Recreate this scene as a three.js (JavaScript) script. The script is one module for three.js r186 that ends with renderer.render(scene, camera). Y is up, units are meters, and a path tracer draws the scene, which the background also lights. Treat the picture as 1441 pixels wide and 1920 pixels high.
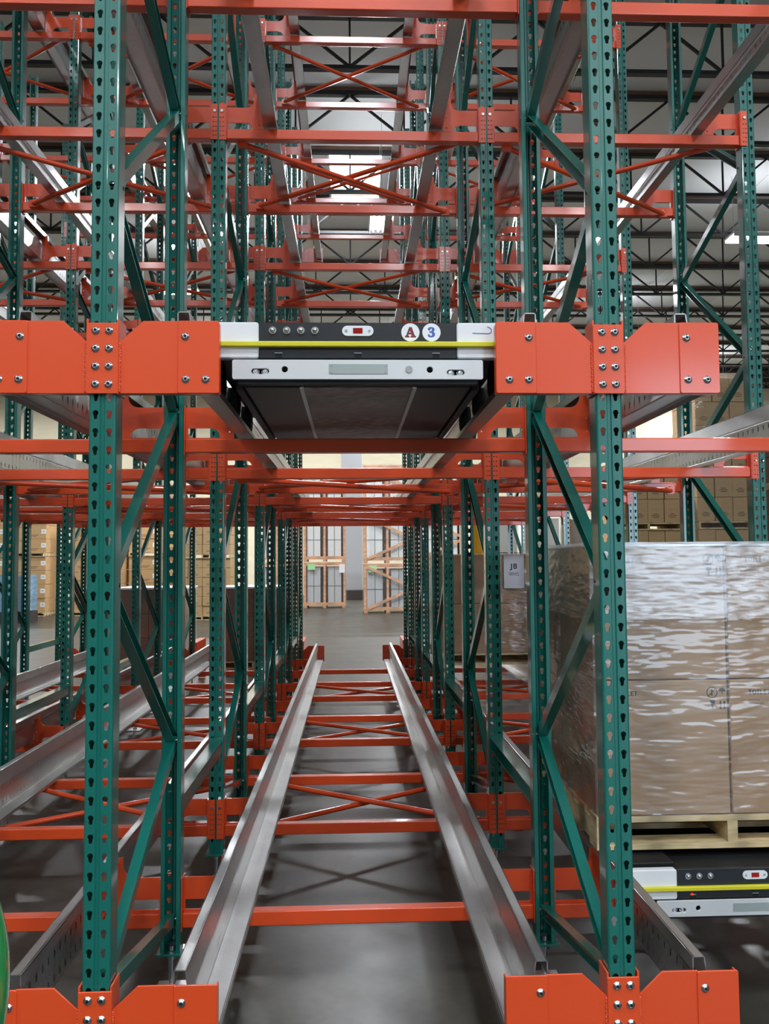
import * as THREE from 'three';
import { RoundedBoxGeometry } from 'three/addons/geometries/RoundedBoxGeometry.js';
import { mergeGeometries } from 'three/addons/utils/BufferGeometryUtils.js';
import { ImprovedNoise } from 'three/addons/math/ImprovedNoise.js';
import { RectAreaLightUniformsLib } from 'three/addons/lights/RectAreaLightUniformsLib.js';

// ------------------------------------------------------------------ camera, sky, exposure
const scene = new THREE.Scene();
const camera = new THREE.PerspectiveCamera(2 * Math.atan(960 / 1570) * 180 / Math.PI, 1441 / 1920, 0.05, 200);
camera.rotation.order = 'YXZ';
camera.position.set(-0.024, 1.65, 0);
camera.rotation.set(0.0577, -0.0401, -0.0079);
scene.background = new THREE.Color(0xc4d8ec); scene.backgroundIntensity = 7;      // hazy bright sky, seen through the open dock door
const renderer = new THREE.WebGLRenderer();
renderer.toneMapping = THREE.LinearToneMapping;
renderer.toneMappingExposure = 1.4;
renderer.shadowMap.enabled = true;
RectAreaLightUniformsLib.init();
const LAMP = 390, LAMP_NEAR = 155, SKYLIGHT = 40, UPLIGHT = 14;          // light levels: high-bay lamps, roof lights, lamp uplight slots

// ------------------------------------------------------------------ helpers
let seed = 7;
const rnd = () => { seed = (seed * 1664525 + 1013904223) % 4294967296; return seed / 4294967296; };
const rr = (a, b) => a + (b - a) * rnd();
const noise = new ImprovedNoise();
const taken = {};
function numbered(n) { taken[n] = (taken[n] ?? -1) + 1; return taken[n] ? n + '_' + String(taken[n]).padStart(3, '0') : n; }
function thing(name, label, category, group, pos = [0, 0, 0]) {
  const o = new THREE.Group(); o.name = numbered(name); o.position.set(...pos);
  o.userData = { label, category }; if (group) o.userData.group = group;
  scene.add(o); return o;
}
function shade(m) { m.castShadow = true; m.receiveShadow = true; return m; }
function part(name, geo, mat, parent, pos, rot) {
  const m = shade(new THREE.Mesh(geo, mat)); m.name = name;
  if (pos) m.position.set(...pos); if (rot) m.rotation.set(...rot);
  parent.add(m); return m;
}
function single(name, geo, mat, label, category, group, pos, rot) {
  const m = part(numbered(name), geo, mat, scene, pos, rot);
  m.userData = { label, category }; if (group) m.userData.group = group; return m;
}
function struct(name, geo, mat, pos) { const m = part(name, geo, mat, scene, pos); m.userData = { kind: 'structure' }; return m; }
function boxUV(g, s = 1) {
  const p = g.attributes.position, n = g.attributes.normal, uv = new Float32Array(p.count * 2);
  for (let i = 0; i < p.count; i++) {
    const ax = Math.abs(n.getX(i)), ay = Math.abs(n.getY(i)), az = Math.abs(n.getZ(i));
    let u, v;
    if (ax >= ay && ax >= az) { u = p.getZ(i); v = p.getY(i); } else if (ay >= az) { u = p.getX(i); v = p.getZ(i); } else { u = p.getX(i); v = p.getY(i); }
    uv[2 * i] = u * s; uv[2 * i + 1] = v * s;
  }
  g.setAttribute('uv', new THREE.BufferAttribute(uv, 2)); return g;
}
const cache = {};
function bx(w, h, d, r = 0) {
  const k = [w, h, d, r].map(v => v.toFixed(4)).join();
  return cache[k] ??= boxUV(r ? new RoundedBoxGeometry(w, h, d, 1, r) : new THREE.BoxGeometry(w, h, d));
}
const at = (g, x, y, z) => { const c = g.index ? g.toNonIndexed() : g.clone(); c.translate(x, y, z); return c; };
const join = list => mergeGeometries(list.map(g => { const c = g.index ? g.toNonIndexed() : g; for (const k of Object.keys(c.attributes)) if (!['position', 'normal', 'uv'].includes(k)) c.deleteAttribute(k); return c; }));
function ext(pts, depth, { holes = [], bevel = 0, z = 0 } = {}) {
  const s = new THREE.Shape(pts.map(p => new THREE.Vector2(...p)));
  for (const h of holes) s.holes.push(new THREE.Path(h.map(p => new THREE.Vector2(...p))));
  const g = new THREE.ExtrudeGeometry(s, { depth: depth - 2 * bevel, bevelEnabled: bevel > 0, bevelSize: bevel, bevelOffset: -bevel, bevelThickness: bevel, bevelSegments: 1, steps: 1 });
  g.translate(0, 0, z + bevel); return boxUV(g);
}
const circ = (x, y, r, n = 8) => Array.from({ length: n }, (_, i) => [x + r * Math.cos(i / n * 2 * Math.PI), y + r * Math.sin(i / n * 2 * Math.PI)]);
function pill(w, h, x = 0, y = 0, n = 8) {
  const r = h / 2, p = [];
  for (let i = 0; i <= n; i++) { const a = -Math.PI / 2 + Math.PI * i / n; p.push([x + w / 2 - r + r * Math.cos(a), y + r * Math.sin(a)]); }
  for (let i = 0; i <= n; i++) { const a = Math.PI / 2 + Math.PI * i / n; p.push([x - w / 2 + r + r * Math.cos(a), y + r * Math.sin(a)]); }
  return p;
}
function rrect(w, h, r, x = 0, y = 0, n = 4) {
  const p = [];
  for (const [sx, sy, a0] of [[1, -1, -Math.PI / 2], [1, 1, 0], [-1, 1, Math.PI / 2], [-1, -1, Math.PI]])
    for (let i = 0; i <= n; i++) { const a = a0 + Math.PI / 2 * i / n; p.push([x + sx * (w / 2 - r) + r * Math.cos(a), y + sy * (h / 2 - r) + r * Math.sin(a)]); }
  return p;
}
function bar(a, b, w, h, geoKind = 'box') {          // a bar from a to b
  const A = new THREE.Vector3(...a), B = new THREE.Vector3(...b), L = A.distanceTo(B);
  const g = geoKind === 'rod' ? new THREE.CylinderGeometry(w, w, L, 8).rotateX(Math.PI / 2) : geoKind;
  const q = new THREE.Quaternion(), m = new THREE.Matrix4().lookAt(A, B, new THREE.Vector3(0, 1, 0.0001));
  q.setFromRotationMatrix(m);
  const geo = geoKind === 'box' ? bx(w, h, +L.toFixed(4)) : g;
  return { geo, pos: A.add(B).multiplyScalar(0.5).toArray(), q };
}
function addBar(name, a, b, w, h, mat, parent, kind) { const r = bar(a, b, w, h, kind); const m = part(name, r.geo, mat, parent, r.pos); m.quaternion.copy(r.q); return m; }
class GB {                                            // flat-shaded triangle collector
  constructor() { this.p = []; this.n = []; }
  tri(a, b, c, n) {
    this.p.push(...a, ...b, ...c);
    if (!n) { const u = [b[0] - a[0], b[1] - a[1], b[2] - a[2]], v = [c[0] - a[0], c[1] - a[1], c[2] - a[2]]; n = [u[1] * v[2] - u[2] * v[1], u[2] * v[0] - u[0] * v[2], u[0] * v[1] - u[1] * v[0]]; const l = Math.hypot(...n) || 1; n = n.map(x => x / l); }
    this.n.push(...n, ...n, ...n);
  }
  quad(a, b, c, d, n) { this.tri(a, b, c, n); this.tri(a, c, d, n); }
  build() { const g = new THREE.BufferGeometry(); g.setAttribute('position', new THREE.Float32BufferAttribute(this.p, 3)); g.setAttribute('normal', new THREE.Float32BufferAttribute(this.n, 3)); return boxUV(g); }
}
// ------------------------------------------------------------------ textures and materials
function dataTex(n, f, srgb) {
  const d = new Uint8Array(n * n * 4);
  for (let y = 0; y < n; y++) for (let x = 0; x < n; x++) { const c = f(x / n, y / n); const k = 4 * (y * n + x); for (let i = 0; i < 3; i++) d[k + i] = Math.max(0, Math.min(255, c[i])); d[k + 3] = 255; }
  const t = new THREE.DataTexture(d, n, n); t.wrapS = t.wrapT = THREE.RepeatWrapping; t.magFilter = THREE.LinearFilter; t.minFilter = THREE.LinearMipmapLinearFilter; t.generateMipmaps = true;
  if (srgb) t.colorSpace = THREE.SRGBColorSpace; t.needsUpdate = true; return t;
}
// noise that tiles over the unit square
function tn(u, v, f, z) {
  const a = noise.noise(u * f, v * f, z), b = noise.noise((u - 1) * f, v * f, z), c = noise.noise(u * f, (v - 1) * f, z), d = noise.noise((u - 1) * f, (v - 1) * f, z);
  return (a * (1 - u) + b * u) * (1 - v) + (c * (1 - u) + d * u) * v;
}
const rep = (t, x, y = x) => { const c = t.clone(); c.repeat.set(x, y); c.needsUpdate = true; return c; };
const M = {};
const std = (o) => new THREE.MeshPhysicalMaterial(o);
const floorMap = dataTex(1024, (u, v) => {
  const big = tn(u, v, 5, 1.3), mid = tn(u, v, 19, 4.1), streak = tn(u, v * .25, 30, 2.2), fine = tn(u, v, 160, 9.7), spot = tn(u, v, 47, 6.6);
  const k = 63 + 9 * big + 8 * mid + 6 * streak + 8 * fine - 9 * Math.max(0, spot);
  return [k * 1.0, k * .96, k * .83];
}, true);
const floorRough = dataTex(512, (u, v) => { const k = 122 + 14 * tn(u, v, 8, 3.3) + 10 * tn(u, v, 40, 1.1); return [k, k, k]; });
M.floor = std({ map: rep(floorMap, 1 / 6), roughnessMap: rep(floorRough, 1 / 4), roughness: .72, specularIntensity: .5 });
const galvMap = dataTex(512, (u, v) => { const a = tn(u, v, 26, 2.2), b = tn(u, v, 70, 5.5), c = tn(u, v, 6, 8.8); const k = 196 + 6 * a + 2 * b + 8 * c; return [k, k * 1.0, k * .995]; }, true);
const galvRough = dataTex(512, (u, v) => { const k = 92 + 9 * tn(u, v, 9, 1.2); return [k, k, k]; });
M.galv = std({ map: rep(galvMap, 2), roughnessMap: rep(galvRough, 2), roughness: .86, metalness: .9 });
M.zinc = std({ color: 0xc9ccd0, roughness: .3, metalness: 1 });
M.green = std({ color: new THREE.Color().setRGB(.003, .15, .118), roughness: .34, clearcoat: 1, clearcoatRoughness: .07 });
const pbump = dataTex(256, (u, v) => { const k = 128 + 60 * tn(u, v, 40, 3.7) + 40 * tn(u, v, 90, 1.7); return [k, k, k]; });
M.orange = std({ color: new THREE.Color().setRGB(.80, .08, .014), roughness: .4, clearcoat: .75, clearcoatRoughness: .14, bumpMap: rep(pbump, 6), bumpScale: .0002 });
M.black = std({ color: 0x16181b, roughness: .55 });
M.blackPanel = std({ color: 0x1d2126, roughness: .42 });
M.rubber = std({ color: 0x0c0c0d, roughness: .8 });
M.white = std({ color: 0xe9ecee, roughness: .38, clearcoat: .3 });
M.alu = std({ color: 0xd9dcdc, roughness: .42, metalness: .35 });
M.yellow = std({ color: 0xd8cf2a, roughness: .5 });
M.labelGrey = std({ color: 0xa9b3b0, roughness: .4, metalness: .4 });
M.red = std({ color: 0x5a0a0c, roughness: .2, emissive: 0xff1a10, emissiveIntensity: .12 });
M.ledRed = std({ color: 0xff2010, emissive: 0xff1608, emissiveIntensity: 4 });
const steelMap = dataTex(512, (u, v) => { const k = 96 + 34 * tn(u, v, 7, 2.8) + 26 * tn(u, v * 6, 22, 5.2) + 20 * tn(u, v, 60, 8.1); return [k * 1.03, k, k * .98]; }, true);
M.underPlate = std({ map: rep(steelMap, 1.3), roughness: .4, metalness: .3 });
const woodTex = (base, z) => dataTex(256, (u, v) => { const g = tn(u * 1, v, 3, z) * 26 + tn(u, v, 9, z + 3) * 10; const ring = Math.sin((v * 40 + tn(u, v, 4, z) * 5)) * 7; const k = 1 + (g + ring) / 150; return base.map(c => c * k); }, true);
M.palletWood = std({ map: rep(woodTex([205, 184, 140], 1.5), 3, 3), roughness: .8 });
M.crateWood = std({ map: rep(woodTex([206, 156, 118], 4.5), 1, 1), roughness: .8 });
M.nailer = std({ map: rep(woodTex([112, 84, 66], 7.5), 1, 1), roughness: .85 });
const cardF = (r, g, b, z) => dataTex(256, (u, v) => { const k = 1 + .07 * tn(u, v, 6, z) + .04 * tn(u * .3, v, 60, z + 2); return [r * k, g * k, b * k]; }, true);
M.card = std({ map: cardF(164, 132, 100, 2.5), roughness: .82 });
M.cardTan = std({ map: cardF(196, 160, 112, 3.5), roughness: .82 });
M.cardDark = std({ map: cardF(116, 88, 68, 5.5), roughness: .7 });
M.paper = std({ color: 0xe8ecf2, roughness: .8 });
const filmBump = dataTex(512, (u, v) => { const k = 128 + 70 * tn(u * .35, v, 34, 1.9) + 45 * tn(u * .25 + v * .08, v, 80, 6.1) + 40 * tn(u, v, 9, 3.1); return [k, k, k]; });
M.film = std({ color: 0xffffff, transmission: .97, thickness: 0, roughness: .1, ior: 1.6, bumpMap: rep(filmBump, .9, .9), bumpScale: .006, side: THREE.DoubleSide });
M.filmThick = std({ color: 0xffffff, transmission: .9, thickness: 0, roughness: .18, ior: 1.6, bumpMap: rep(filmBump, .9, .9), bumpScale: .008, side: THREE.DoubleSide });
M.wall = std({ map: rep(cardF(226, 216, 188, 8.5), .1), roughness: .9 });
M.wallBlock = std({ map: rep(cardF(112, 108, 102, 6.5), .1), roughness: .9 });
M.foil = std({ color: 0xdcdfe1, roughness: .75 });
M.foilB = std({ color: 0xd3d6d8, roughness: .75 });
M.joist = std({ color: 0x2f3133, roughness: .7 });
M.girder = std({ color: 0x3a3734, roughness: .75 });
M.columnGrey = std({ color: 0xa3a7aa, roughness: .6 });
M.postYellow = std({ color: 0xe0a812, roughness: .5 });
M.appliance = std({ color: 0xd6dad8, roughness: .5 });
M.applianceGrey = std({ color: 0xb4b9bb, roughness: .5 });
M.strap = std({ color: 0x26282a, roughness: .6 });
M.foam = std({ color: 0x1c1d1e, roughness: .8 });
M.blueWood = std({ map: rep(woodTex([120, 150, 170], 9.5), 1), roughness: .8 });
M.bluePlastic = std({ color: 0x2c5aa8, roughness: .5 });
M.tagGreen = std({ color: 0x9fe0a0, roughness: .8 });
M.greenPlastic = std({ color: new THREE.Color().setRGB(.01, .36, .085), roughness: .22, clearcoat: .8, clearcoatRoughness: .08 });
M.greenLight = std({ color: new THREE.Color().setRGB(.05, .5, .16), roughness: .4 });
M.lampBody = std({ color: 0xdcdedd, roughness: .5 });
M.tube = std({ color: 0xffffff, emissive: 0xf4f8ff, emissiveIntensity: 9 });
M.skyPane = std({ color: 0xffffff, emissive: 0xf2f7ff, emissiveIntensity: 8 });
function canvasTex(w, h, draw) { const c = document.createElement('canvas'); c.width = w; c.height = h; draw(c.getContext('2d'), w, h); const t = new THREE.CanvasTexture(c); t.colorSpace = THREE.SRGBColorSpace; return t; }
function cardBase(g, w, h, col) { g.fillStyle = col; g.fillRect(0, 0, w, h); for (let i = 0; i < 500; i++) { g.fillStyle = `rgba(${rnd() < .5 ? '70,45,25' : '235,205,165'},${rr(.01, .05)})`; g.fillRect(rr(0, w), rr(0, h), rr(20, 240), rr(1, 5)); } }
M.cardToilet = std({ roughness: .82, map: canvasTex(1024, 1024, (g, w, h) => {
  cardBase(g, w, h, 'rgb(166,136,104)');
  g.fillStyle = 'rgba(38,32,34,.95)'; g.strokeStyle = 'rgba(38,32,34,.95)'; g.lineWidth = 7;
  g.font = 'bold 52px sans-serif'; g.textAlign = 'left'; g.fillText('TOILET', 150, 115);
  g.fillStyle = 'rgba(80,70,75,.4)'; g.fillRect(150, 150, 90, 12); g.fillRect(150, 180, 120, 12);
  g.fillStyle = 'rgba(38,32,34,.95)';
  g.beginPath(); g.arc(905, 95, 40, 0, 7); g.stroke(); g.beginPath(); g.moveTo(878, 122); g.lineTo(934, 66); g.stroke(); g.fillRect(898, 70, 12, 50);
  g.beginPath(); g.arc(985, 90, 28, Math.PI, 0); g.fill(); g.fillRect(982, 62, 6, 50);
  g.beginPath(); g.moveTo(885, 155); g.lineTo(929, 155); g.lineTo(922, 190); g.lineTo(892, 190); g.fill(); g.fillRect(903, 188, 8, 35); g.fillRect(886, 222, 42, 6);
  for (const x of [970, 1000]) { g.fillRect(x - 3, 165, 7, 55); g.beginPath(); g.moveTo(x - 11, 180); g.lineTo(x, 158); g.lineTo(x + 11, 180); g.fill(); g.fillRect(x - 10, 216, 20, 7); }
}) });
M.cardPrint = std({ roughness: .82, map: canvasTex(512, 256, (g, w, h) => {
  cardBase(g, w, h, 'rgb(194,158,110)');
  g.fillStyle = 'rgba(70,50,35,.6)'; for (const [x, y, ww] of [[24, 26, 150], [150, 178, 230], [170, 204, 180]]) for (let i = 0; i < ww; i += 14) g.fillRect(x + i, y, 10, 16);
  g.fillStyle = 'rgba(120,90,60,.35)'; g.fillRect(90, 0, 3, h);
  g.fillStyle = 'rgb(235,235,232)'; g.fillRect(432, 76, 80, 84); g.fillStyle = 'rgba(60,60,60,.6)'; g.fillRect(452, 112, 40, 12);
}) });
M.cardSmall = std({ roughness: .82, map: canvasTex(256, 384, (g, w, h) => {
  cardBase(g, w, h, 'rgb(190,160,116)');
  g.fillStyle = 'rgba(50,40,35,.7)'; for (const [x, y, ww] of [[90, 236, 70], [60, 262, 130], [80, 290, 95]]) for (let i = 0; i < ww; i += 12) g.fillRect(x + i, y, 9, 15);
}) });
M.labelJB = std({ roughness: .8, map: canvasTex(256, 416, (g, w, h) => {
  g.fillStyle = 'rgb(230,233,242)'; g.fillRect(0, 0, w, h); g.fillStyle = 'rgb(45,45,62)'; g.textAlign = 'center';
  g.font = 'bold 92px sans-serif'; g.fillText('JB', w / 2, 175); g.font = '62px sans-serif'; g.fillText('WHS', w / 2, 260);
}) });
M.badgeA = std({ roughness: .5, map: canvasTex(256, 256, (g) => { g.fillStyle = '#eceff2'; g.fillRect(0, 0, 256, 256); g.textAlign = 'center'; g.font = 'bold 190px serif'; g.lineWidth = 14; g.strokeStyle = '#2a1a20'; g.strokeText('A', 128, 196); g.fillStyle = '#8c1f2a'; g.fillText('A', 128, 196); }) });
M.badge3 = std({ roughness: .5, map: canvasTex(256, 256, (g) => { g.fillStyle = '#eceff2'; g.fillRect(0, 0, 256, 256); g.textAlign = 'center'; g.font = 'bold 190px serif'; g.lineWidth = 10; g.strokeStyle = '#1c3f86'; g.strokeText('3', 128, 194); g.fillStyle = '#3f6cc0'; g.fillText('3', 128, 194); }) });

// ------------------------------------------------------------------ the hall
const HX = 26, ZB = -41, ZF = 12, HC = 11.25;
const DX0 = 5.6, DX1 = 9.6, DH = 5.7;                       // open dock door behind the camera
struct('floor', boxUV(new THREE.BoxGeometry(2 * HX, .3, ZF - ZB)), M.floor, [0, -.15, (ZF + ZB) / 2]);
struct('wall_back', boxUV(new THREE.BoxGeometry(2 * HX + .6, HC + .6, .3)), M.wall, [0, HC / 2, ZB - .15]);
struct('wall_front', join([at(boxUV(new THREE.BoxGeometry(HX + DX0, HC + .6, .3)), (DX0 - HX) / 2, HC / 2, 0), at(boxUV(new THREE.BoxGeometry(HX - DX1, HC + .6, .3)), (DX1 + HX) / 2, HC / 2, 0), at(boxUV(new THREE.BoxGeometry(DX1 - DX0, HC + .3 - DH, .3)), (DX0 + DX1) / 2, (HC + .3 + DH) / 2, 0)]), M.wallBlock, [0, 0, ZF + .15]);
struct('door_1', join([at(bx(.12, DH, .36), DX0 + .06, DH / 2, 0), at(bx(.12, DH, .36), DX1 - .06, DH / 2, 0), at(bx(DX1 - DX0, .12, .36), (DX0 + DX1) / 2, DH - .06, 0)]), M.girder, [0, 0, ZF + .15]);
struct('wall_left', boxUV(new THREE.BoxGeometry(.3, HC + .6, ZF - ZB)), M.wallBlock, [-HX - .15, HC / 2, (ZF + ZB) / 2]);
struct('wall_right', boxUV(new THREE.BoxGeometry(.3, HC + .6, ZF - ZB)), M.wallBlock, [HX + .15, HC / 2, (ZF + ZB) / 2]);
struct('trim_1', bx(2 * HX, .55, .25), M.girder, [0, HC - .5, ZB + .13]);
const ceil = struct('ceiling', boxUV(new THREE.BoxGeometry(2 * HX + .6, .3, ZF - ZB + .6)), M.foil, [0, HC + .17, (ZF + ZB) / 2]);
const J0 = 14.1, JP = 2.44;                            // first joist in view, joist spacing
const skyXs = [-15.5, .13, 15.5];
for (let b = -2; b < 11; b++) for (let i = 0; i < 17; i++) {
  const x = (i - 8) * 3, zc = -(J0 + (b + .5) * JP);
  part('deck_panel', bx(2.985, .02, 2.425), (i * 7 + b * 5) % 3 ? M.foil : M.foilB, ceil, [x, -.16, zc - (ZF + ZB) / 2]);
}
const webD = new THREE.BoxGeometry(.045, .045, 1); boxUV(webD);
for (let j = -2; j < 12; j++) {
  const z = -(J0 + j * JP);
  const o = thing('roof_joist', j === -2 ? 'dark open web steel roof joist nearest above the racks' : 'dark open web steel roof joist with zigzag bars under the foil roof', 'roof joist', 'open web joists under the roof', [0, 0, z]);
  part('nailer', bx(2 * HX - .1, .07, .15), M.nailer, o, [0, HC - .045, 0]);
  part('top_chord', bx(2 * HX - .1, .08, .12), M.joist, o, [0, HC - .12, 0]);
  part('bottom_chord', bx(2 * HX - .1, .07, .12), M.joist, o, [0, HC - 1.06, 0]);
  const half = .52 * -z + 2.5, off = (j % 2) * 1.1;
  for (let k = -12; k <= 12; k++) {
    const x = k * 2.2 + off; if (Math.abs(x) > half || Math.abs(x) > HX - 1.3) continue;
    const y0 = HC - 1.03, y1 = HC - .16;
    for (const dx of [-1.08, 0, 1.08]) {
      const L = Math.hypot(dx, y1 - y0), m = part('web_bar', webD, M.joist, o, [x + dx / 2, (y0 + y1) / 2, 0]);
      m.scale.set(dx ? 1 : .8, dx ? 1 : .8, L); m.lookAt(new THREE.Vector3(x + dx, y1, z)); 
    }
  }
}
// roof lights: glowing diffuser pane in a kerb, with a light of the same size under it
function roofLight(x, z, label) {
  const o = thing('skylight', label, 'skylight', 'rectangular skylights in the roof', [x, HC - .012, z]);
  part('kerb', join([at(bx(1.32, .1, .05), 0, 0, 1.2), at(bx(1.32, .1, .05), 0, 0, -1.2), at(bx(.05, .1, 2.4), .64, 0, 0), at(bx(.05, .1, 2.4), -.64, 0, 0)]), M.lampBody, o, [0, -.05, 0]);
  part('diffuser_pane', bx(1.22, .02, 2.34), M.skyPane, o, [0, -.02, 0]);
  const l = new THREE.RectAreaLight(0xf0f6ff, SKYLIGHT, 1.2, 2.3); l.position.set(0, -.045, 0); l.rotation.x = -Math.PI / 2; l.castShadow = true; o.add(l);
}
const sz = -(J0 + 2.5 * JP);
roofLight(.13, sz, 'bright white skylight above the shuttle lane');
for (const [x, z] of [[-16, sz - 5 * JP], [22, sz - 2 * JP], [-9, 2], [9, 2], [0, 2.5]])
  roofLight(x, z, 'rectangular white skylight in the foil-faced roof');
// high-bay lamps
function highBay(x, y, z, label, level = LAMP, turn = 0) {
  const o = thing('high_bay_lamp', label, 'ceiling lamp', 'high bay lamps', [x, y, z]); o.rotation.y = turn;
  part('housing', bx(1.22, .06, .5, .01), M.lampBody, o, [0, .06, 0]);
  for (const s of [-1, 1]) part('reflector', bx(1.22, .09, .012), M.lampBody, o, [0, 0, s * .26], [s * .35, 0, 0]);
  for (const k of [-1.5, -.5, .5, 1.5]) part('tube', new THREE.CylinderGeometry(.02, .02, 1.15, 8).rotateZ(Math.PI / 2), M.tube, o, [0, 0, k * .11]);
  for (const s of [-.5, .5]) part('hanger', new THREE.CylinderGeometry(.006, .006, HC - y - .1, 6), M.zinc, o, [s, (HC - y - .1) / 2 + .09, 0]);
  const l = new THREE.RectAreaLight(0xf6faff, level, 1.15, .46); l.position.set(0, -.03, 0); l.rotation.x = -Math.PI / 2; l.castShadow = true; o.add(l);
  const u = new THREE.RectAreaLight(0xf6faff, UPLIGHT, 1.15, .46); u.position.set(0, .1, 0); u.rotation.x = Math.PI / 2; u.castShadow = true; o.add(u);
}
highBay(10.1, 9.65, -20.2, 'glaring high bay lamp beyond the outer upright of the pallet lane');
highBay(-5.1, 9.65, -24.5, 'high bay lamp glowing above the empty lane beside the shuttle lane');
highBay(9.95, 9.65, -29.6, 'distant high bay lamp glowing beside the pallet lane front bracket');
highBay(.68, 9.1, -18, 'small bright high bay lamp seen end-on below the skylight above the shuttle lane', LAMP, Math.PI / 2);
for (const [x, z] of [[-15, -17], [-14, -34.5], [-5.1, -34], [2.5, -35], [19, -25], [17, -38], [-5.2, 8.6], [1.7, 9.2], [5.4, 8.8], [-13, 6], [13, 6.5]])
  highBay(x, 9.65, z, 'fluorescent high bay lamp hung under the roof joists', z > 0 ? LAMP_NEAR : LAMP);

// ------------------------------------------------------------------ rack measurements
const S = k => 2.3626 + 1.0092 * k;                    // depth of the perforated face of upright station k
const T = [.308, 2.137, 3.966, 5.795];                 // top of the cross beams on each level
const P = 1.44, LINES = [-3.6, -2.16, -.72, .72, 2.16], LANES = [-2.88, -1.44, 0, 1.44];
const lineName = ['beyond the far empty lane', 'between the two empty lanes', 'between the shuttle lane and the empty lane', 'between the shuttle lane and the pallet lane', 'beyond the pallet lane'];
const laneName = ['far empty lane', 'empty lane', 'shuttle lane', 'pallet lane'];
const levelName = ['floor level', 'shuttle level', 'third level', 'top level'];
const rowName = ['front row', 'second row', 'third row', 'fourth row', 'rearmost row'];
const UB = .165, UT = 7.19;

// upright: C section, perforated face at z = 0 looking along +z
function uprightGeo(fine) {
  const g = new GB(), PITCH = .0508, Y0 = 2.116, th = .0026;
  const n0 = Math.ceil((UB - Y0) / PITCH + .5), n1 = Math.floor((UT - Y0) / PITCH - .5);
  const ya = Y0 + (n0 - .5) * PITCH, yb = Y0 + (n1 + .5) * PITCH;
  const hole = []; const nt = fine ? 8 : 5;
  for (let i = 0; i <= nt; i++) { const a = -.86 + (Math.PI + 1.72) * i / nt; hole.push([.0083 * Math.cos(a), .0046 + .0083 * Math.sin(a)]); }
  for (let i = 0, m = fine ? 4 : 2; i <= m; i++) { const a = Math.PI + Math.PI * i / m; hole.push([.0050 * Math.cos(a), -.0088 + .0045 * Math.sin(a)]); }
  for (const s of [-1, 1]) {
    const xi = .007, xo = .032, cx = s * .0192, a = s < 0 ? -xo : xi, b = s < 0 ? -xi : xo;
    const cont = [[a, -PITCH / 2], [b, -PITCH / 2], [b, PITCH / 2], [a, PITCH / 2]], h = hole.map(p => [p[0] + cx, p[1]]);
    const all = [...cont, ...h], tris = THREE.ShapeUtils.triangulateShape(cont.map(p => new THREE.Vector2(...p)), [h.map(p => new THREE.Vector2(...p))]);
    for (let k = n0; k <= n1; k++) {
      const y = Y0 + k * PITCH, V = (i, z) => [all[i][0], all[i][1] + y, z];
      for (const t of tris) { g.tri(V(t[0], 0), V(t[1], 0), V(t[2], 0), [0, 0, 1]); if (fine) g.tri(V(t[0], -th), V(t[2], -th), V(t[1], -th), [0, 0, -1]); }
      if (fine) for (let i = 0; i < h.length; i++) { const p = 4 + i, q = 4 + (i + 1) % h.length; g.quad(V(p, 0), V(p, -th), V(q, -th), V(q, 0)); }
    }
    for (const [y0, y1] of [[UB, ya], [yb, UT]]) g.quad([a, y0, 0], [b, y0, 0], [b, y1, 0], [a, y1, 0], [0, 0, 1]);
  }
  const sheet = (pl) => { for (let i = 0; i + 1 < pl.length; i++) { const [a, b] = [pl[i], pl[i + 1]]; g.quad([a[0], UB, a[1]], [b[0], UB, b[1]], [b[0], UT, b[1]], [a[0], UT, a[1]]); } };
  const side = s => { const p = []; for (let i = 0; i <= 3; i++) { const a = Math.PI / 2 * i / 3; p.push([s * (.032 + .006 * Math.sin(a)), -.006 + .006 * Math.cos(a)]); } p.push([s * .038, -.066], [s * .036, -.068], [s * .022, -.068]); return p; };
  sheet(side(1)); sheet(side(-1).reverse());
  if (fine) for (const s of [-1, 1]) { const p = [[s * .022, -.0655], [s * .0354, -.0655], [s * .0354, -.006], [s * .032, -.0026]]; sheet(s > 0 ? p : p.reverse()); }
  sheet([[-.007, 0], [-.004, -.004], [.004, -.004], [.007, 0]]);
  return g.build();
}
const upFine = uprightGeo(true), upFar = uprightGeo(false);
const nodes = [['f', .46], ['r', .285], null, ['f', .46], ['r', .96], ['f', 1.585], ['r', 2.24], ['f', 2.74], ['r', 3.46], ['f', 3.8], ['r', 4.5], ['f', 5.05], ['r', 5.7], ['f', 6.25], ['r', 6.9]];
const braceGeos = {};
function channel(L) {                                   // brace: small open channel of length L along z
  const k = L.toFixed(3);
  return braceGeos[k] ??= join([at(bx(.034, .003, L), 0, .0185, 0), at(bx(.034, .003, L), 0, -.0185, 0), at(bx(.003, .037, L), .0155, 0, 0)]);
}
const footPlate = bx(.13, .01, .16), screwGeo = new THREE.CylinderGeometry(.011, .011, .165, 10), nutGeo = new THREE.CylinderGeometry(.02, .02, .018, 6), baseGeo = bx(.11, .01, .085, .002);
boxUV(screwGeo);
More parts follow.
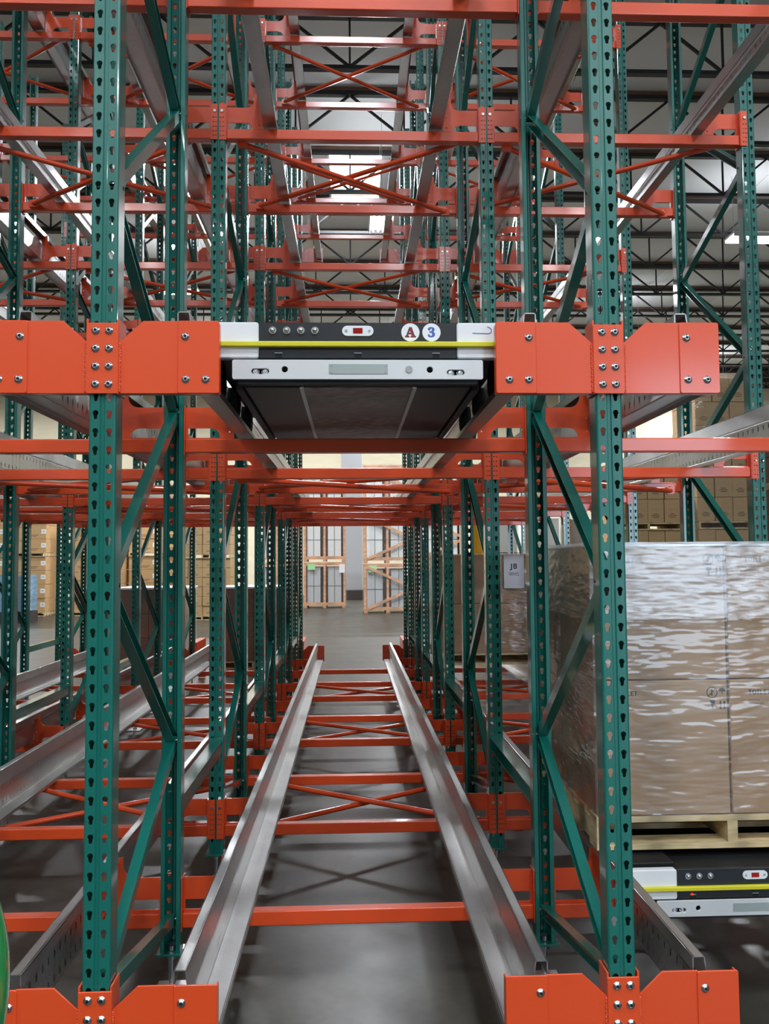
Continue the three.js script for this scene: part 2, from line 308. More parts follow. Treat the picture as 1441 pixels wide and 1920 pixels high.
for (let li = 0; li < 5; li++) for (let f = 0; f < 5; f++) {
  if (li === 0 && f < 1) continue;
  const zf = -S(2 * f), zr = -S(2 * f + 1);
  const o = thing('upright_frame', `green perforated upright frame in the ${rowName[f]} ${lineName[li]}`, 'rack frame', 'green upright frames of the pallet rack', [LINES[li], 0, 0]);
  for (const [z, k] of [[zf, 0], [zr, 1]]) {
    part('upright', 2 * f + k <= 3 ? upFine : upFar, M.green, o, [0, 0, z], [0, k ? Math.PI : 0, 0]);
    const zc = k ? z + .034 : z - .034;
    part('base_plate', baseGeo, M.green, o, [0, .16, zc]);
    part('leveling_screw', screwGeo, M.zinc, o, [0, .0925, zc + (k ? .0 : 0)]);
    part('nut', nutGeo, M.zinc, o, [0, .143, zc]); part('nut', nutGeo, M.zinc, o, [0, .176, zc]); part('nut', nutGeo, M.zinc, o, [0, .02, zc]);
    part('foot_plate', footPlate, M.galv, o, [0, .006, zc]);
  }
  const Z = { f: zf - .05, r: zr + .05 };
  for (let i = 0; i + 1 < nodes.length; i++) {
    if (!nodes[i] || !nodes[i + 1]) continue;
    const a = [0, nodes[i][1], Z[nodes[i][0]]], b = [0, nodes[i + 1][1], Z[nodes[i + 1][0]]];
    const L = Math.hypot(a[1] - b[1], a[2] - b[2]); addBar('brace', a, b, 0, 0, M.green, o, channel(L));
    if (f < 2) for (const e of [a, b]) part('bolt', new THREE.CylinderGeometry(.006, .006, .078, 6).rotateZ(Math.PI / 2), M.zinc, o, e);
  }
}
for (let li = 0; li < 5; li++) for (let f = 0; f < 4; f++) {
  if (li === 0 && f < 1) continue;
  const z0 = -S(2 * f + 1) - .004, z1 = -S(2 * f + 2) + .004, o = thing('row_spacer', `green spacer behind the ${rowName[f]} ${lineName[li]}`, 'rack spacer', 'green spacers between the frame rows', [LINES[li], .7, (z0 + z1) / 2]);
  part('channel', join([at(bx(.06, .004, z0 - z1), 0, .03, 0), at(bx(.06, .004, z0 - z1), 0, -.03, 0), at(bx(.004, .06, z0 - z1), .028, 0, 0)]), M.green, o);
  for (const s of [-1, 1]) part('end_plate', bx(.07, .1, .004), M.green, o, [0, 0, s * ((z0 - z1) / 2 - .001)]);
}
// ------------------------------------------------------------------ rails: folded galvanised profile, slotted web
const RZ0 = -2.378, RZ1 = -S(9) + .012;
function railGeo(s) {                                   // s = +1: pallet support on the +x side
  const g = new GB(), t = .003, L0 = RZ0, L1 = RZ1;
  const prof = [[.513, .188], [.513, .2235], [.511, .225], [.485, .225], [.4835, .224], [.475, .152], [.484, .146], [.484, .136], null, [.484, .114], [.484, .062], null, [.484, .040], [.484, .022], [.481, .018], [.411, .017], [.409, .015], [.409, .0]];
  const strip = (a, b, z0, z1) => { g.quad([s * a[0], a[1], z0], [s * b[0], b[1], z0], [s * b[0], b[1], z1], [s * a[0], a[1], z1]); const nx = (b[1] - a[1]), ny = -(b[0] - a[0]), l = Math.hypot(nx, ny), o = [t * nx / l, t * ny / l]; g.quad([s * (a[0] + o[0]), a[1] + o[1], z0], [s * (b[0] + o[0]), b[1] + o[1], z0], [s * (b[0] + o[0]), b[1] + o[1], z1], [s * (a[0] + o[0]), a[1] + o[1], z1]); };
  for (let i = 0; i + 1 < prof.length; i++) if (prof[i] && prof[i + 1]) strip(prof[i], prof[i + 1], L0, L1);
  const step = .0508;                                   // two slotted bands: solid pieces between open slots
  for (const [A, B] of [[[.484, .136], [.484, .114]], [[.484, .062], [.484, .040]]]) { let z = L0; while (z > L1 + step) { strip(A, B, z, z - step + .009); z -= step; } strip(A, B, z, L1); }
  for (const zz of [L0, L1]) for (let i = 0; i + 1 < prof.length; i++) if (prof[i] && prof[i + 1]) { const a = prof[i], b = prof[i + 1], nx = b[1] - a[1], ny = -(b[0] - a[0]), l = Math.hypot(nx, ny), o = [t * nx / l, t * ny / l]; g.quad([s * a[0], a[1], zz], [s * b[0], b[1], zz], [s * (b[0] + o[0]), b[1] + o[1], zz], [s * (a[0] + o[0]), a[1] + o[1], zz]); }
  return g.build();
}
const railG = { '-1': railGeo(-1), 1: railGeo(1) };
for (let lane = 0; lane < 4; lane++) for (let lv = 0; lv < 4; lv++) for (const s of [-1, 1]) {
  const nb = ['the outer edge', 'the empty lane', 'the empty lane', 'the shuttle lane'][lane], nb2 = ['the empty lane', 'the shuttle lane', 'the pallet lane', 'the outer edge'][lane];
  const nbFix = lane === 1 && s < 0 ? 'the far empty lane' : s < 0 ? nb : nb2;
  single('shuttle_rail', railG[s], M.galv, `galvanised steel rail on ${levelName[lv]} of the ${laneName[lane]}, side toward ${nbFix}`, 'rail', 'galvanised rails of the shuttle rack', [LANES[lane], T[lv], 0]);
}
// ------------------------------------------------------------------ cross beams with end brackets
const hw = P / 2 - .0385;
const tubeGeo = bx(2 * hw - .008, .056, .05, .005);
function bracketGeo() {                                 // local x runs from the upright centre line to the rail
  const top = []; for (let i = 0; i <= 6; i++) { const a = -Math.PI / 2 + Math.PI / 2 * i / 6; top.push([.145 + .042 * Math.cos(a), .172 + .044 * Math.sin(a)]); }
  const out = [[.043, 0], [.232, 0], [.232, .205], [.189, .205], ...top.reverse(), [.043, .128]];
  const slot = [[.05, .006], [.178, .006], ...[0, 1, 2, 3, 4].map(i => { const a = i / 4 * Math.PI / 2; return [.142 + .036 * Math.cos(a), .008 + .036 * Math.sin(a)]; }), [.05, .044]];
  return ext(out, .005, { holes: [slot, circ(.215, .03, .004, 6), circ(.215, .085, .004, 6)], z: -.0025 });
}
const brkGeo = bracketGeo(), brkGeoM = (() => { const g = brkGeo.clone(); g.scale(-1, 1, 1); const i = g.attributes.position; const ng = g.index ? g.toNonIndexed() : g; const p = ng.attributes.position.array, n = ng.attributes.normal.array, u = ng.attributes.uv.array; for (let k = 0; k < p.length; k += 9) for (let c = 0; c < 3; c++) { [p[k + 3 + c], p[k + 6 + c]] = [p[k + 6 + c], p[k + 3 + c]]; [n[k + 3 + c], n[k + 6 + c]] = [n[k + 6 + c], n[k + 3 + c]]; } return ng; })();
const connFace = ext([[.0045, -.066], [.0385, -.066], [.0385, .13], [.0045, .13]], .004, { holes: [-.045, -.02, .005, .03, .055].flatMap(y => [circ(.012, y, .0038, 6), circ(.026, y, .0038, 6)]), z: .001 });
const connSide = at(bx(.004, .196, .066), .041, .032, -.03);
const connGeo = join([connFace.index ? connFace.toNonIndexed() : connFace, connSide]);
const flipX = g => { const c = (g.index ? g.toNonIndexed() : g.clone()); const p = c.attributes.position.array, n = c.attributes.normal.array; for (let k = 0; k < p.length; k += 9) { for (let v = 0; v < 3; v++) { p[k + 3 * v] *= -1; n[k + 3 * v] *= -1; } for (let q = 0; q < 3; q++) { [p[k + 3 + q], p[k + 6 + q]] = [p[k + 6 + q], p[k + 3 + q]]; [n[k + 3 + q], n[k + 6 + q]] = [n[k + 6 + q], n[k + 3 + q]]; } } return c; };
const connGeoM = flipX(connGeo);
const boltHead = new THREE.LatheGeometry([[0, .0075], [.0028, .0075], [.0032, .005], [.0045, .0078], [.0075, .006], [.009, .0025], [.0115, .0022], [.0115, 0]].map(p => new THREE.Vector2(...p)), 12).rotateX(Math.PI / 2);
const boltFar = new THREE.CylinderGeometry(.008, .008, .007, 6).rotateX(Math.PI / 2);
for (let lane = 0; lane < 4; lane++) for (let st = 1; st <= 8; st++) for (let lv = 0; lv < 4; lv++) {
  if (lane === 0 && st < 2) continue;
  const dir = st % 2 ? -1 : 1, fr = Math.floor(st / 2);
  const o = thing('cross_beam', `orange cross beam on ${levelName[lv]} of the ${laneName[lane]}, ${st % 2 ? 'back' : 'front'} uprights of ${rowName[fr]}`, 'rack beam', 'orange cross beams carrying the rails', [LANES[lane], T[lv], -S(st)]);
  if (dir < 0) o.rotation.y = Math.PI;
  part('tube', tubeGeo, M.orange, o, [0, -.0285, -.031]);
  for (const s of [-1, 1]) {
    part('end_bracket', s < 0 ? brkGeo : brkGeoM, M.orange, o, [s * P / 2, 0, -.031]);
    part('connector', s < 0 ? connGeo : connGeoM, M.orange, o, [s * P / 2, 0, 0]);
    if (st < 6) part('bolt', boltFar, M.zinc, o, [s * (P / 2 - .019), .09, .007]);
  }
}
// horizontal crossed rods inside the second, third and fourth frame rows
for (let lane = 0; lane < 4; lane++) for (const fr of [1, 2, 3]) for (let lv = 0; lv < 4; lv++) {
  const za = -S(2 * fr) - .075, zb = -S(2 * fr + 1) + .075;
  const o = thing('cross_brace', `crossed orange rods on ${levelName[lv]} of the ${laneName[lane]}, inside ${rowName[fr]} frames`, 'cross brace', 'orange crossed rods between the beams', [LANES[lane], T[lv], 0]);
  for (const s of [-1, 1]) {
    const y = s > 0 ? -.0205 : -.0525;
    const a = [s * .6, y, za], b = [-s * .6, y, zb];
    addBar('rod', a, b, .0155, 0, M.orange, o, 'rod');
    for (const [e, d] of [[a, 1], [b, -1]]) { const lug = part('lug', bx(.05, .045, .03), M.orange, o, [e[0], y, e[2] + d * .008]); part('bolt', boltFar, M.zinc, lug, [0, .026, 0], [Math.PI / 2, 0, 0]); }
  }
}
// ------------------------------------------------------------------ end brackets that close the rails at the aisle
const wingShape = [[.046, -.012], [.212, -.012], [.212, .196], [.112, .196], [.046, .136]];
const wingG = join([ext(wingShape, .006, { bevel: .0012, z: -.006 }), at(bx(.28, .005, .026, .001), .185, -.0095, -.016), at(bx(.005, .2, .026, .001), .3235, .09, -.016)]);
const endG = ext(rrect(.117, .208, .006, .2675, .092, 2), .006, { bevel: .0015, z: -.002 });
const sleeveG = join([ext(rrect(.09, .202, .004, 0, .087, 2), .006, { bevel: .0015, z: .003 }), at(bx(.0055, .215, .075, .001), .0428, .093, -.032), at(bx(.0055, .215, .075, .001), -.0428, .093, -.032)]);
const weldG = (() => { const l = []; for (let i = 0; i < 28; i++) l.push(at(new THREE.SphereGeometry(.0042, 6, 4), .047 + .0006 * Math.sin(i * 2.3), -.006 + i * .005, .001)); return boxUV(join(l)); })();
const wingM = flipX(wingG), endM = flipX(endG), weldM = flipX(weldG);
const socketG = new THREE.CylinderGeometry(.0042, .0042, .002, 6).rotateX(Math.PI / 2);
function capBolt(o, x, y, z) { const b = part('bolt', boltHead, M.zinc, o, [x, y, z]); part('socket', socketG, M.rubber, b, [0, 0, .0072]); }
function entryBracket(x, z, lv, label, back) {
  const o = thing(back ? 'lane_end_bracket' : 'lane_entry_bracket', label, 'rack bracket', back ? 'orange end brackets at the far aisle' : 'orange entry brackets at the near aisle', [x, T[lv], z]);
  if (back) o.rotation.y = Math.PI;
  part('sleeve', sleeveG, M.orange, o);
  for (const s of [-1, 1]) {
    part('wing', s > 0 ? wingG : wingM, M.orange, o);
    part('end_plate', s > 0 ? endG : endM, M.orange, o);
    if (!back) part('weld_bead', s > 0 ? weldG : weldM, M.orange, o);
    if (!back) for (const [bxx, by] of [[.23, .15], [.232, .028], [.288, .028]]) capBolt(o, s * bxx, by, .003);
  }
  if (back && lv === 0) { part('guard_bar', bx(.1, .17, .72, .004), M.orange, o, [0, .17, .38]); part('guard_leg', bx(.1, .4, .012), M.orange, o, [0, -.1, .72]); }
  if (!back) for (const bxx of [-.0185, .0185]) for (const by of [.1655, .1147, .0639, .0131]) capBolt(o, bxx, by, .0085);
}
for (const lv of [0, 1]) for (const li of [2, 3]) entryBracket(LINES[li], -S(0), lv, `orange bolted entry bracket on ${levelName[lv]} ${lineName[li]}`, false);
for (let lv = 0; lv < 4; lv++) for (let li = 0; li < 5; li++) entryBracket(LINES[li], -S(9), lv, `orange far-aisle end bracket on ${levelName[lv]} ${lineName[li]}`, true);

// ------------------------------------------------------------------ pallet shuttles
function shuttle(x, y, z, label, buttons, group) {
  const o = thing('pallet_shuttle', label, 'pallet shuttle', null, [x, y, z]);
  const D = 1.12;
  part('chassis', join([at(bx(.72, .13, D - .03, .004), 0, .1, -D / 2 - .02), at(bx(.88, .07, D - .03, .006), 0, .155, -D / 2 - .02), at(bx(.7, .02, .03), 0, .04, -.025)]), M.black, o);
  // underside panels
  part('bottom_panel', bx(.325, .006, D - .06, .002), M.underPlate, o, [0, .030, -D / 2 - .02]);
  for (const s of [-1, 1]) {
    part('bottom_panel', bx(.165, .008, D - .06, .002), M.blackPanel, o, [s * .2515, .0305, -D / 2 - .02]).userData.label = 'black underside panel';
    part('bottom_strip', bx(.012, .006, D - .06), M.alu, o, [s * .168, .0265, -D / 2 - .02]);
    part('skid', bx(.022, .03, D - .08, .003), M.black, o, [s * .353, .036, -D / 2 - .02]);
    for (const zz of [-.16, -.5, -.86]) part('wheel', new THREE.CylinderGeometry(.05, .05, .035, 20).rotateZ(Math.PI / 2), M.rubber, o, [s * .43, .07, zz]);
    part('lift_plate', bx(.16, .018, D - .1, .004), M.black, o, [s * .35, .2, -D / 2 - .02]);
  }
  const fp = part('front_panel', ext(rrect(.578, .106, .003, 0, .156, 2), .02, { bevel: .002, z: -.018 }), M.blackPanel, o);
  for (const s of [-1, 1]) part('end_cap', ext(rrect(.165, .106, .008, s * .372, .156, 3), .03, { bevel: .003, z: -.026 }), M.white, o).userData.label = 'white rounded end cap';
  part('bumper_bar', bx(.9, .0165, .016, .004), M.yellow, o, [0, .1425, .008]).userData.label = 'yellow bumper bar';
  const sp = part('lower_plate', ext(rrect(.732, .058, .006, 0, .0695, 3), .008, { bevel: .001, z: -.004, holes: [pill(.052, .016, -.285, .064, 5), pill(.052, .016, .285, .061, 5), circ(-.214, .07, .009, 14), circ(.209, .069, .009, 14)] }), M.alu, o);
  sp.userData.label = 'satin metal lower plate';
  for (const s of [-1, 1]) for (const d of [-.014, .014]) part('bolt', boltHead, M.zinc, sp, [s * .285 + d, s < 0 ? .064 : .061, -.006]);
  const rl = part('rating_label', bx(.172, .03, .0015, .0006), M.labelGrey, sp, [0, .071, .0048]);
  for (const sx of [-.079, .079]) for (const sy of [-.0095, .0095]) part('screw', new THREE.CylinderGeometry(.003, .003, .0015, 8).rotateX(Math.PI / 2), M.zinc, rl, [sx, sy, .001]);
  part('sensor', new THREE.CylinderGeometry(.0105, .0105, .004, 16).rotateX(Math.PI / 2), M.zinc, sp, [.148, .07, .005]);
  for (let i = 0; i < buttons; i++) { const b = part('push_button', new THREE.CylinderGeometry(.011, .011, .004, 16).rotateX(Math.PI / 2), M.zinc, fp, [-.249 + i * .041, .1845, .004]); part('cap', new THREE.SphereGeometry(.0075, 12, 8), M.zinc, b, [0, 0, .003]); }
  const dp = part('display_bezel', ext(pill(.092, .03, 0, 0, 8), .003), M.white, fp, [-.001, .184, .0018]);
  part('display_screen', bx(.028, .016, .002), M.red, dp, [0, 0, .003]);
  for (const s of [-1, 1]) part('screw', new THREE.CylinderGeometry(.004, .004, .002, 10).rotateX(Math.PI / 2), M.zinc, dp, [s * .034, 0, .0035]);
  for (const sx of [-.232, -.001, .228]) { const w = part('sensor_window', bx(.02, .012, .002), M.rubber, fp, [sx, .112, .002]); part('frame', bx(.022, .0016, .003), M.alu, w, [0, .0065, 0]); }
  const line = new THREE.CatmullRomCurve3([[.336, .178], [.37, .177], [.385, .177], [.392, .182], [.390, .192], [.38, .197]].map(p => new THREE.Vector3(p[0], p[1], .0045)));
  part('logo_line', new THREE.TubeGeometry(line, 24, .001, 5), M.bluePlastic, o);
  return [o, fp];
}
const [sh1, fp1] = shuttle(0, T[1], -2.42, 'black and white pallet shuttle held between the orange brackets, badges A and 3', 4);
for (const [m, bxx] of [[M.badgeA, .153], [M.badge3, .215]]) {
  const g = new THREE.CircleGeometry(.0265, 28), b = part('badge_disc', new THREE.CylinderGeometry(.027, .027, .002, 28).rotateX(Math.PI / 2), M.white, fp1, [bxx, .18, .003]);
  part('badge_print', g, m, b, [0, 0, .0014]);
}
const [sh2, fp2] = shuttle(1.44, T[0] + .004, -3.07, 'black and white pallet shuttle on the floor rails under the wrapped pallet', 3);
part('indicator_light', new THREE.SphereGeometry(.0035, 8, 6), M.ledRed, fp2, [-.235, .12, .004]);

// ------------------------------------------------------------------ pallets, cartons, stretch wrap
function pallet(x, y, z, w, d, label, group, mat = M.palletWood, h = .125) {   // z = front face
  const o = thing('wooden_pallet', label, 'pallet', group, [x, y, z - d / 2]);
  for (let i = 0; i < 3; i++) part('stringer', bx(.04, h - .044, d), mat, o, [(i - 1) * (w / 2 - .02), h / 2, 0]);
  const n = 7; for (let i = 0; i < n; i++) part('top_board', bx(w, .022, .095), mat, o, [0, h - .011, -d / 2 + .0475 + i * (d - .095) / (n - 1)]);
  for (let i = 0; i < 5; i++) part('bottom_board', bx(w, .022, .1), mat, o, [0, .011, -d / 2 + .05 + i * (d - .1) / 4]);
  return o;
}
function wrapGeo(w, h, d, wr = .012, nx = 24, ny = 40) {                   // open-bottom wrinkled film skin; origin at the bottom centre
  const g = new THREE.BoxGeometry(w, h, d, nx, ny, nx), p = g.attributes.position;
  for (let i = 0; i < p.count; i++) {
    const X = p.getX(i), Y = p.getY(i), Z = p.getZ(i), k = 1 + wr * (noise.noise(X * 3 + Z * 2, Y * 9, Z * 3 - X * 2) + .6 * noise.noise(X * 8, Y * 24, Z * 8) + .18 * noise.noise(X * 5 + 7, Y * 48, Z * 5)) * .5;
    p.setXYZ(i, X * (k + wr * .5), Y, Z * (k + wr * .5));
  }
  g.translate(0, h / 2, 0); g.deleteAttribute('uv'); g.computeVertexNormals(); return boxUV(g);
}
const cartonG = {};
function carton(w, h, d) { return cartonG[[w, h, d]] ??= new RoundedBoxGeometry(w, h, d, 1, .006); }
function faceMats(front, rest) { return [rest, rest, rest, rest, front, rest]; }
function bigLoad(x, y, z, w, d, rows, h, cols, deep, front, rest, name, labelBase, film) {
  const cw = w / cols, ch = h / rows, cd = d / deep;
  for (let r = 0; r < rows; r++) for (let c = 0; c < cols; c++) for (let k = 0; k < deep; k++) {
    const m = shade(new THREE.Mesh(carton(cw - .006, ch - .004, cd - .006), k === 0 && front ? faceMats(front, rest) : rest));
    m.name = numbered(name); m.position.set(x + (c + .5) * cw - w / 2, y + (r + .5) * ch, z - (k + .5) * cd);
    m.userData = { label: labelBase(r, c, k), category: 'carton', group: 'cartons of the ' + labelBase.group }; scene.add(m);
  }
}
const lb = (f, group) => { f.group = group; return f; };
const tier = (r, n) => r === 0 ? 'bottom' : r === n - 1 ? 'top' : 'middle';
const cap = .225;
// near wrapped pallet in the pallet lane
pallet(1.44, T[0] + .226, -3.24, 1.06, 1.08, 'pale wooden pallet resting above the floor level shuttle', null);
bigLoad(1.44, T[0] + .352, -3.24, 1.05, 1.06, 2, 1.035, 2, 2, M.cardToilet, M.card, 'toilet_carton', lb((r, c, k) => `large brown toilet carton in the ${tier(r, 2)} layer, ${k ? 'back' : 'front'} of the wrapped load, ${c ? 'outer side' : 'shuttle lane side'}`, 'near wrapped load'));
single('stretch_wrap', wrapGeo(1.064, 1.056, 1.077, .0085, 26, 110), M.film, 'clear glossy stretch wrap around the near toilet carton load', 'plastic wrap', null, [1.44, T[0] + .34, -3.77]);
single('stretch_wrap', wrapGeo(1.082, .3, 1.094, .0085, 24, 40), M.filmThick, 'milky doubled stretch wrap around the top of the near carton load', 'plastic wrap', null, [1.44, T[0] + 1.105, -3.77]);
single('wrap_top_sheet', bx(1.05, .006, 1.05), M.paper, 'pale sheet lying on top of the near carton load', 'sheet', null, [1.44, T[0] + 1.391, -3.77]);
// the labelled pallet further back
pallet(1.44, T[0] + .222, -8.95, 1.06, 1.08, 'wooden pallet carrying the load labelled JB WHS', null);
bigLoad(1.44, T[0] + .348, -8.95, 1.05, 1.06, 2, 1.05, 2, 1, null, M.card, 'brown_carton', lb((r, c) => `brown carton in the ${tier(r, 2)} layer of the JB WHS load, ${c ? 'outer side' : 'shuttle lane side'}`, 'JB WHS load'));
single('stretch_wrap', wrapGeo(1.062, 1.065, 1.075), M.film, 'clear stretch wrap around the load labelled JB WHS', 'plastic wrap', null, [1.44, T[0] + .338, -9.48]);
single('paper_label', bx(.218, .355, .002), [M.paper, M.paper, M.paper, M.paper, M.labelJB, M.paper], 'white paper sheet printed JB WHS on a wrapped carton load', 'label', null, [1.715, 1.52, -8.925]);
cache[[.218, .355, .002, 0].map(v => v.toFixed(4)).join()].copy(new THREE.BoxGeometry(.218, .355, .002));
// dark loads standing on the floor behind the empty lanes
for (const [x, n, who] of [[-3.12, 0, 'behind the empty lane'], [-1.53, 1, 'behind the rails next to the shuttle lane']]) {
  pallet(x, 0, -13, 1.06, 1.06, `wooden pallet under the dark carton load ${who}`, null);
  bigLoad(x, .127, -13, 1.05, 1.05, 3, 1.1, 2, 1, null, M.cardDark, 'dark_carton', lb((r, c) => `dark carton in the ${tier(r, 3)} layer ${who}`, 'dark load ' + who));
  single('white_top_sheet', bx(1.1, .03, 1.1, .005), M.paper, `white sheet covering the dark carton load ${who}`, 'sheet', null, [x, 1.245, -13.53]);
  single('stretch_wrap', wrapGeo(1.062, 1.1, 1.062), M.film, `stretch wrap around the dark carton load ${who}`, 'plastic wrap', null, [x, .13, -13.525]);
}
// ------------------------------------------------------------------ crates at the far wall
function crate(x, y, z, w, h, d, diag, tagged, label) {
  const o = thing('wooden_crate', label, 'crate', 'wooden crates stacked at the far aisle', [x, y, z - d / 2]);
  const b = .075, zf = d / 2 - .02;
  for (const s of [-1, 1]) part('skid', bx(.12, .1, d), M.crateWood, o, [s * (w / 2 - .06), .05, 0]);
  part('skid', bx(.12, .1, d), M.crateWood, o, [0, .05, 0]);
  for (const zz of [zf, -zf]) {
    part('bottom_rail', bx(w, b + .03, .04), M.crateWood, o, [0, .1 + b / 2, zz]); part('top_rail', bx(w, b + .04, .04), M.crateWood, o, [0, h - b / 2 - .02, zz]);
    for (const px of [-w / 2 + b / 2, 0, w / 2 - b / 2]) part('post', bx(b, h - .24, .035), M.crateWood, o, [px, h / 2 + .02, zz + Math.sign(zz) * .003]);
  }
  if (diag) for (const s of [-1, 1]) { const y0 = s > 0 ? .14 : h - .1, y1 = s > 0 ? h * .45 : h * .55; addBar('diagonal_board', [-w / 2 + .12, y0, zf + .04], [w / 2 - .1, y1, zf + .04], .035, .085, M.crateWood, o); }
  for (const s of [-1, 1]) {
    const u = part('appliance', bx(w / 2 - .26, h - .34, d - .2, .01), y < 1 ? M.applianceGrey : M.appliance, o, [s * (w / 4) - .02, h / 2, 0]);
    part('strap', bx(.014, h - .33, .01), M.strap, u, [0, 0, d / 2 - .095]); part('strap', bx(w / 2 - .24, .012, .01), M.strap, u, [0, -.03, d / 2 - .095]);
    part('corner_foam', bx(.11, h - .36, .06), M.foam, o, [s * (w / 4) + (w / 4 - .13), h / 2, d / 2 - .17]);
  }
  part('back_board', bx(w - .04, h - .3, .02), M.crateWood, o, [0, h / 2, -d / 2 + .07]);
  if (tagged) { part('tag', bx(.26, .2, .006), M.tagGreen, o, [-w / 4 - .1, h - .16, d / 2 + .01]); part('tag', bx(.2, .3, .006), M.paper, o, [w / 2 - .12, h - .22, d / 2 + .01]); }
  return o;
}
const stackName = ['bottom', 'middle', 'top'];
for (let i = 0; i < 3; i++) {
  crate(-.96, i * 1.62, -29.6, 1.46, 1.6, 1.2, false, i === 0 || i === 2, `wooden crate of white appliances, ${stackName[i]} of its stack, without diagonal boards`);
  crate(1.12, i * 1.56, -26.4, 1.5, 1.54, 1.2, true, i === 0, `wooden crate with diagonal boards, ${stackName[i]} of its stack, near the grey column`);
  crate(-2.62, i * 1.62, -29.6, 1.46, 1.6, 1.2, false, false, `wooden crate of white appliances, ${stackName[i]} of the stack behind the upright frames`);
  crate(2.75, i * 1.56, -26.4, 1.5, 1.54, 1.2, true, false, `wooden crate with diagonal boards, ${stackName[i]} of the stack by the yellow post`);
}
for (const [x, z, who] of [[1.12, -26.4, 'diagonal boarded crates by the grey column'], [-.96, -29.6, 'crates tagged green']]) single('stretch_wrap', wrapGeo(1.54, 4.6, 1.3, .02), M.film, `stretch wrap sheets around the ${who}`, 'plastic wrap', null, [x, .1, z - .6]);
{ const o = thing('building_column', 'grey square steel column between the crate stacks', 'column', null, [.02, 0, -36]); part('shaft', bx(.9, HC - .45, .5, .02), M.columnGrey, o, [0, (HC - .45) / 2 + .4, 0]); part('base', bx(1.1, .4, .8, .02), M.girder, o, [0, .2, 0]); }
{ const o = thing('yellow_post', 'yellow painted post standing beyond the JB WHS load', 'post', null, [2.25, 0, -15]); part('shaft', new THREE.CylinderGeometry(.09, .09, 2.9, 16), M.postYellow, o, [0, 1.47, 0]); part('base_plate', bx(.32, .02, .32), M.postYellow, o, [0, .01, 0]); }
// white wrapped appliances between the yellow post and the outer stacks
for (const [x, z, h, i] of [[3.3, -19, 2.5, 0], [4.3, -19.2, 2.6, 1], [5.2, -18.8, 2.55, 2], [6.2, -19.1, 2.5, 3]]) {
  const o = thing('wrapped_appliance', ['tall white wrapped appliance next to the yellow post', 'tall white wrapped appliance, second from the yellow post', 'tall grey wrapped appliance, third from the yellow post', 'tall white wrapped appliance, fourth from the yellow post'][i], 'appliance', 'tall wrapped appliances beyond the pallet lane', [x, 0, z]);
  part('base', bx(.84, .12, .84), M.palletWood, o, [0, .06, 0]); part('body', bx(.78, h - .14, .78, .02), i === 2 ? M.applianceGrey : M.appliance, o, [0, h / 2 + .06, 0]);
  for (const yy of [.9, 1.8]) part('strap', bx(.8, .014, .8), M.strap, o, [0, yy, 0]); part('corner_board', bx(.06, h - .14, .03), M.crateWood, o, [-.37, h / 2 + .06, .385]);
}
// ------------------------------------------------------------------ carton stacks beyond the racks
function stack(x, z, levels, cols, rowsIn, cw, ch, cd, front, rest, name, where, group) {
  let y = 0; const w = cols * cw;
  for (let l = 0; l < levels; l++) {
    pallet(x, y, z, w, cd + .1, `wooden pallet, ${['lowest', 'second', 'third'][l]} in the carton stack ${where}`, null); y += .127; const rows = Array.isArray(rowsIn) ? rowsIn[l] : rowsIn;
    for (let r = 0; r < rows; r++) for (let c = 0; c < cols; c++) {
      const m = shade(new THREE.Mesh(carton(cw - .012, ch - .006, cd), faceMats(front, rest))); m.name = numbered(name);
      m.position.set(x + (c + .5) * cw - w / 2 + rr(-.006, .006), y + (r + .5) * ch, z - cd / 2 - .03 + rr(-.02, .01));
      m.userData = { label: `printed brown carton on the ${['lowest', 'second', 'third'][l]} pallet of the stack ${where}`, category: 'carton', group: `cartons ${where} ${l + 1}` }; scene.add(m);
    }
    y += rows * ch;
  }
}
// beyond the empty lanes
stack(-10.0, -26.5, 2, 1, 4, .95, .43, .95, M.cardPrint, M.cardTan, 'shipping_carton', 'behind the blue bins');
stack(-11.3, -26.5, 2, 1, 4, .95, .43, .95, M.cardPrint, M.cardTan, 'shipping_carton', 'outside the blue bins');
stack(-8.0, -26.5, 2, 2, 4, .8, .43, .95, M.cardPrint, M.cardTan, 'shipping_carton', 'by the dark loads');
stack(-6.2, -27, 2, 2, 4, .9, .43, .95, M.cardPrint, M.cardTan, 'shipping_carton', 'above the farther dark load');
stack(-4.25, -24, 2, 4, 6, .4, .27, .95, M.cardSmall, M.cardTan, 'small_carton', 'beside the appliance crates');
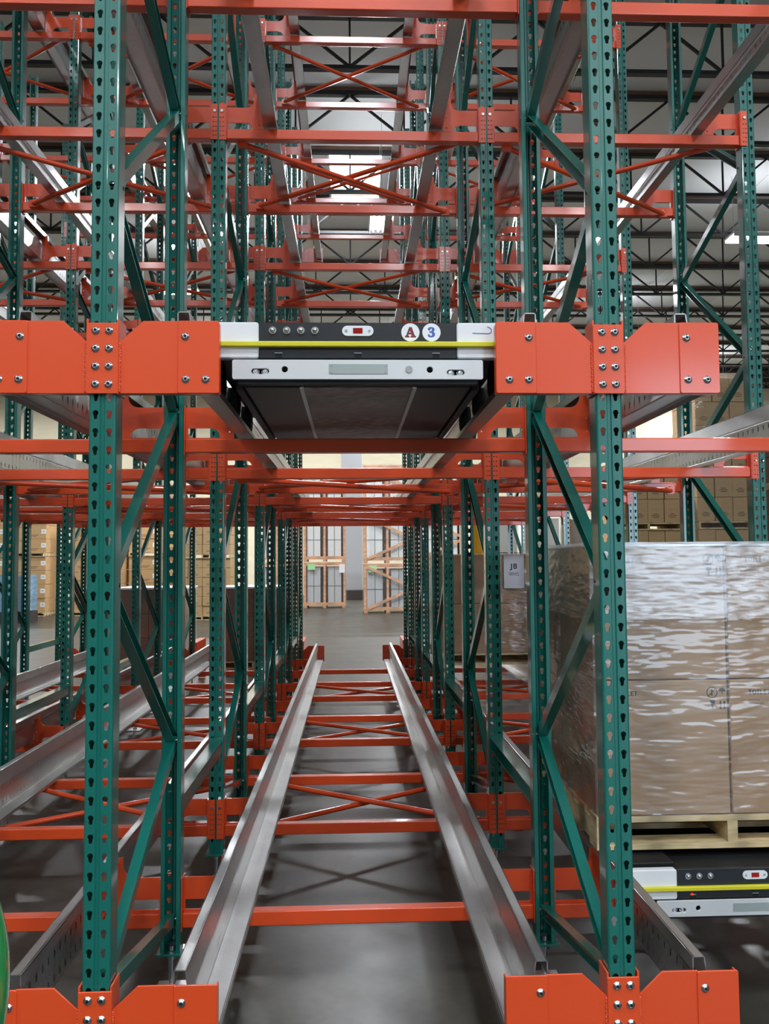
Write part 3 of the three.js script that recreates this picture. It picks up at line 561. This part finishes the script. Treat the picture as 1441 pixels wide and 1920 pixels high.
// beyond the pallet lane
stack(5.02, -14, 2, 4, [5, 2], .29, .4, 1.0, M.cardSmall, M.cardTan, 'small_carton', 'facing the pallet lane');
stack(6.16, -13.6, 2, 3, [5, 6], .3, .4, 1.0, M.cardSmall, M.cardTan, 'small_carton', 'next to the tall wrapped load');
stack(7.45, -13.2, 3, 2, 3, .5, .42, 1.0, M.cardDark, M.cardDark, 'dark_carton', 'tallest beyond the pallet lane');
single('stretch_wrap', wrapGeo(.94, 4.6, 1.06, .02), M.film, 'stretch wrap around the carton stack next to the tall wrapped load', 'plastic wrap', null, [6.16, .13, -14.13]);
// blue bins
{ const o = thing('blue_crate', 'weathered pale blue slatted crate on a pallet', 'crate', null, [-9.6, 0, -24]);
  part('pallet', bx(1.2, .3, 1.0), M.girder, o, [0, .15, 0]); for (let i = 0; i < 6; i++) part('slat', bx(1.2, .155, .04), M.blueWood, o, [0, .4 + i * .165, .48]); for (const s of [-1, 1]) { part('post', bx(.08, 1.02, .06), M.blueWood, o, [s * .56, .82, .52]); part('side', bx(.03, 1, .94), M.blueWood, o, [s * .57, .82, 0]); } part('back', bx(1.14, 1, .03), M.blueWood, o, [0, .82, -.46]); }
{ const o = thing('blue_bin', 'bright blue plastic bin beside the pale blue crate', 'bin', null, [-10.75, 0, -24]); part('tub', ext([[-.4, .35], [.4, .35], [.48, 1.2], [-.48, 1.2]], .8, { bevel: .02, z: -.4 }), M.bluePlastic, o); part('rim', bx(1.02, .06, .86, .02), M.bluePlastic, o, [0, 1.21, 0]); part('foot', bx(.8, .35, .7), M.girder, o, [0, .175, 0]); }
// ------------------------------------------------------------------ green machine at the edge of the aisle
{ const o = thing('green_machine', 'glossy bright green rounded machine hood beside the front bracket', 'machine', null, [-.436, 0, -.92]);
  const g = new THREE.SphereGeometry(1, 40, 28); g.scale(.047, .125, .06); part('hood', g, M.greenPlastic, o, [0, 1.205, 0]);
  part('column', bx(.06, 1.13, .06, .012), M.greenLight, o, [.016, .565, -.02]).userData.label = 'lighter green column';
  part('foot', bx(.16, .03, .16, .008), M.black, o, [0, .015, 0]); }
scene.traverse(m => { if (m.isMesh) shade(m); });
renderer.render(scene, camera);
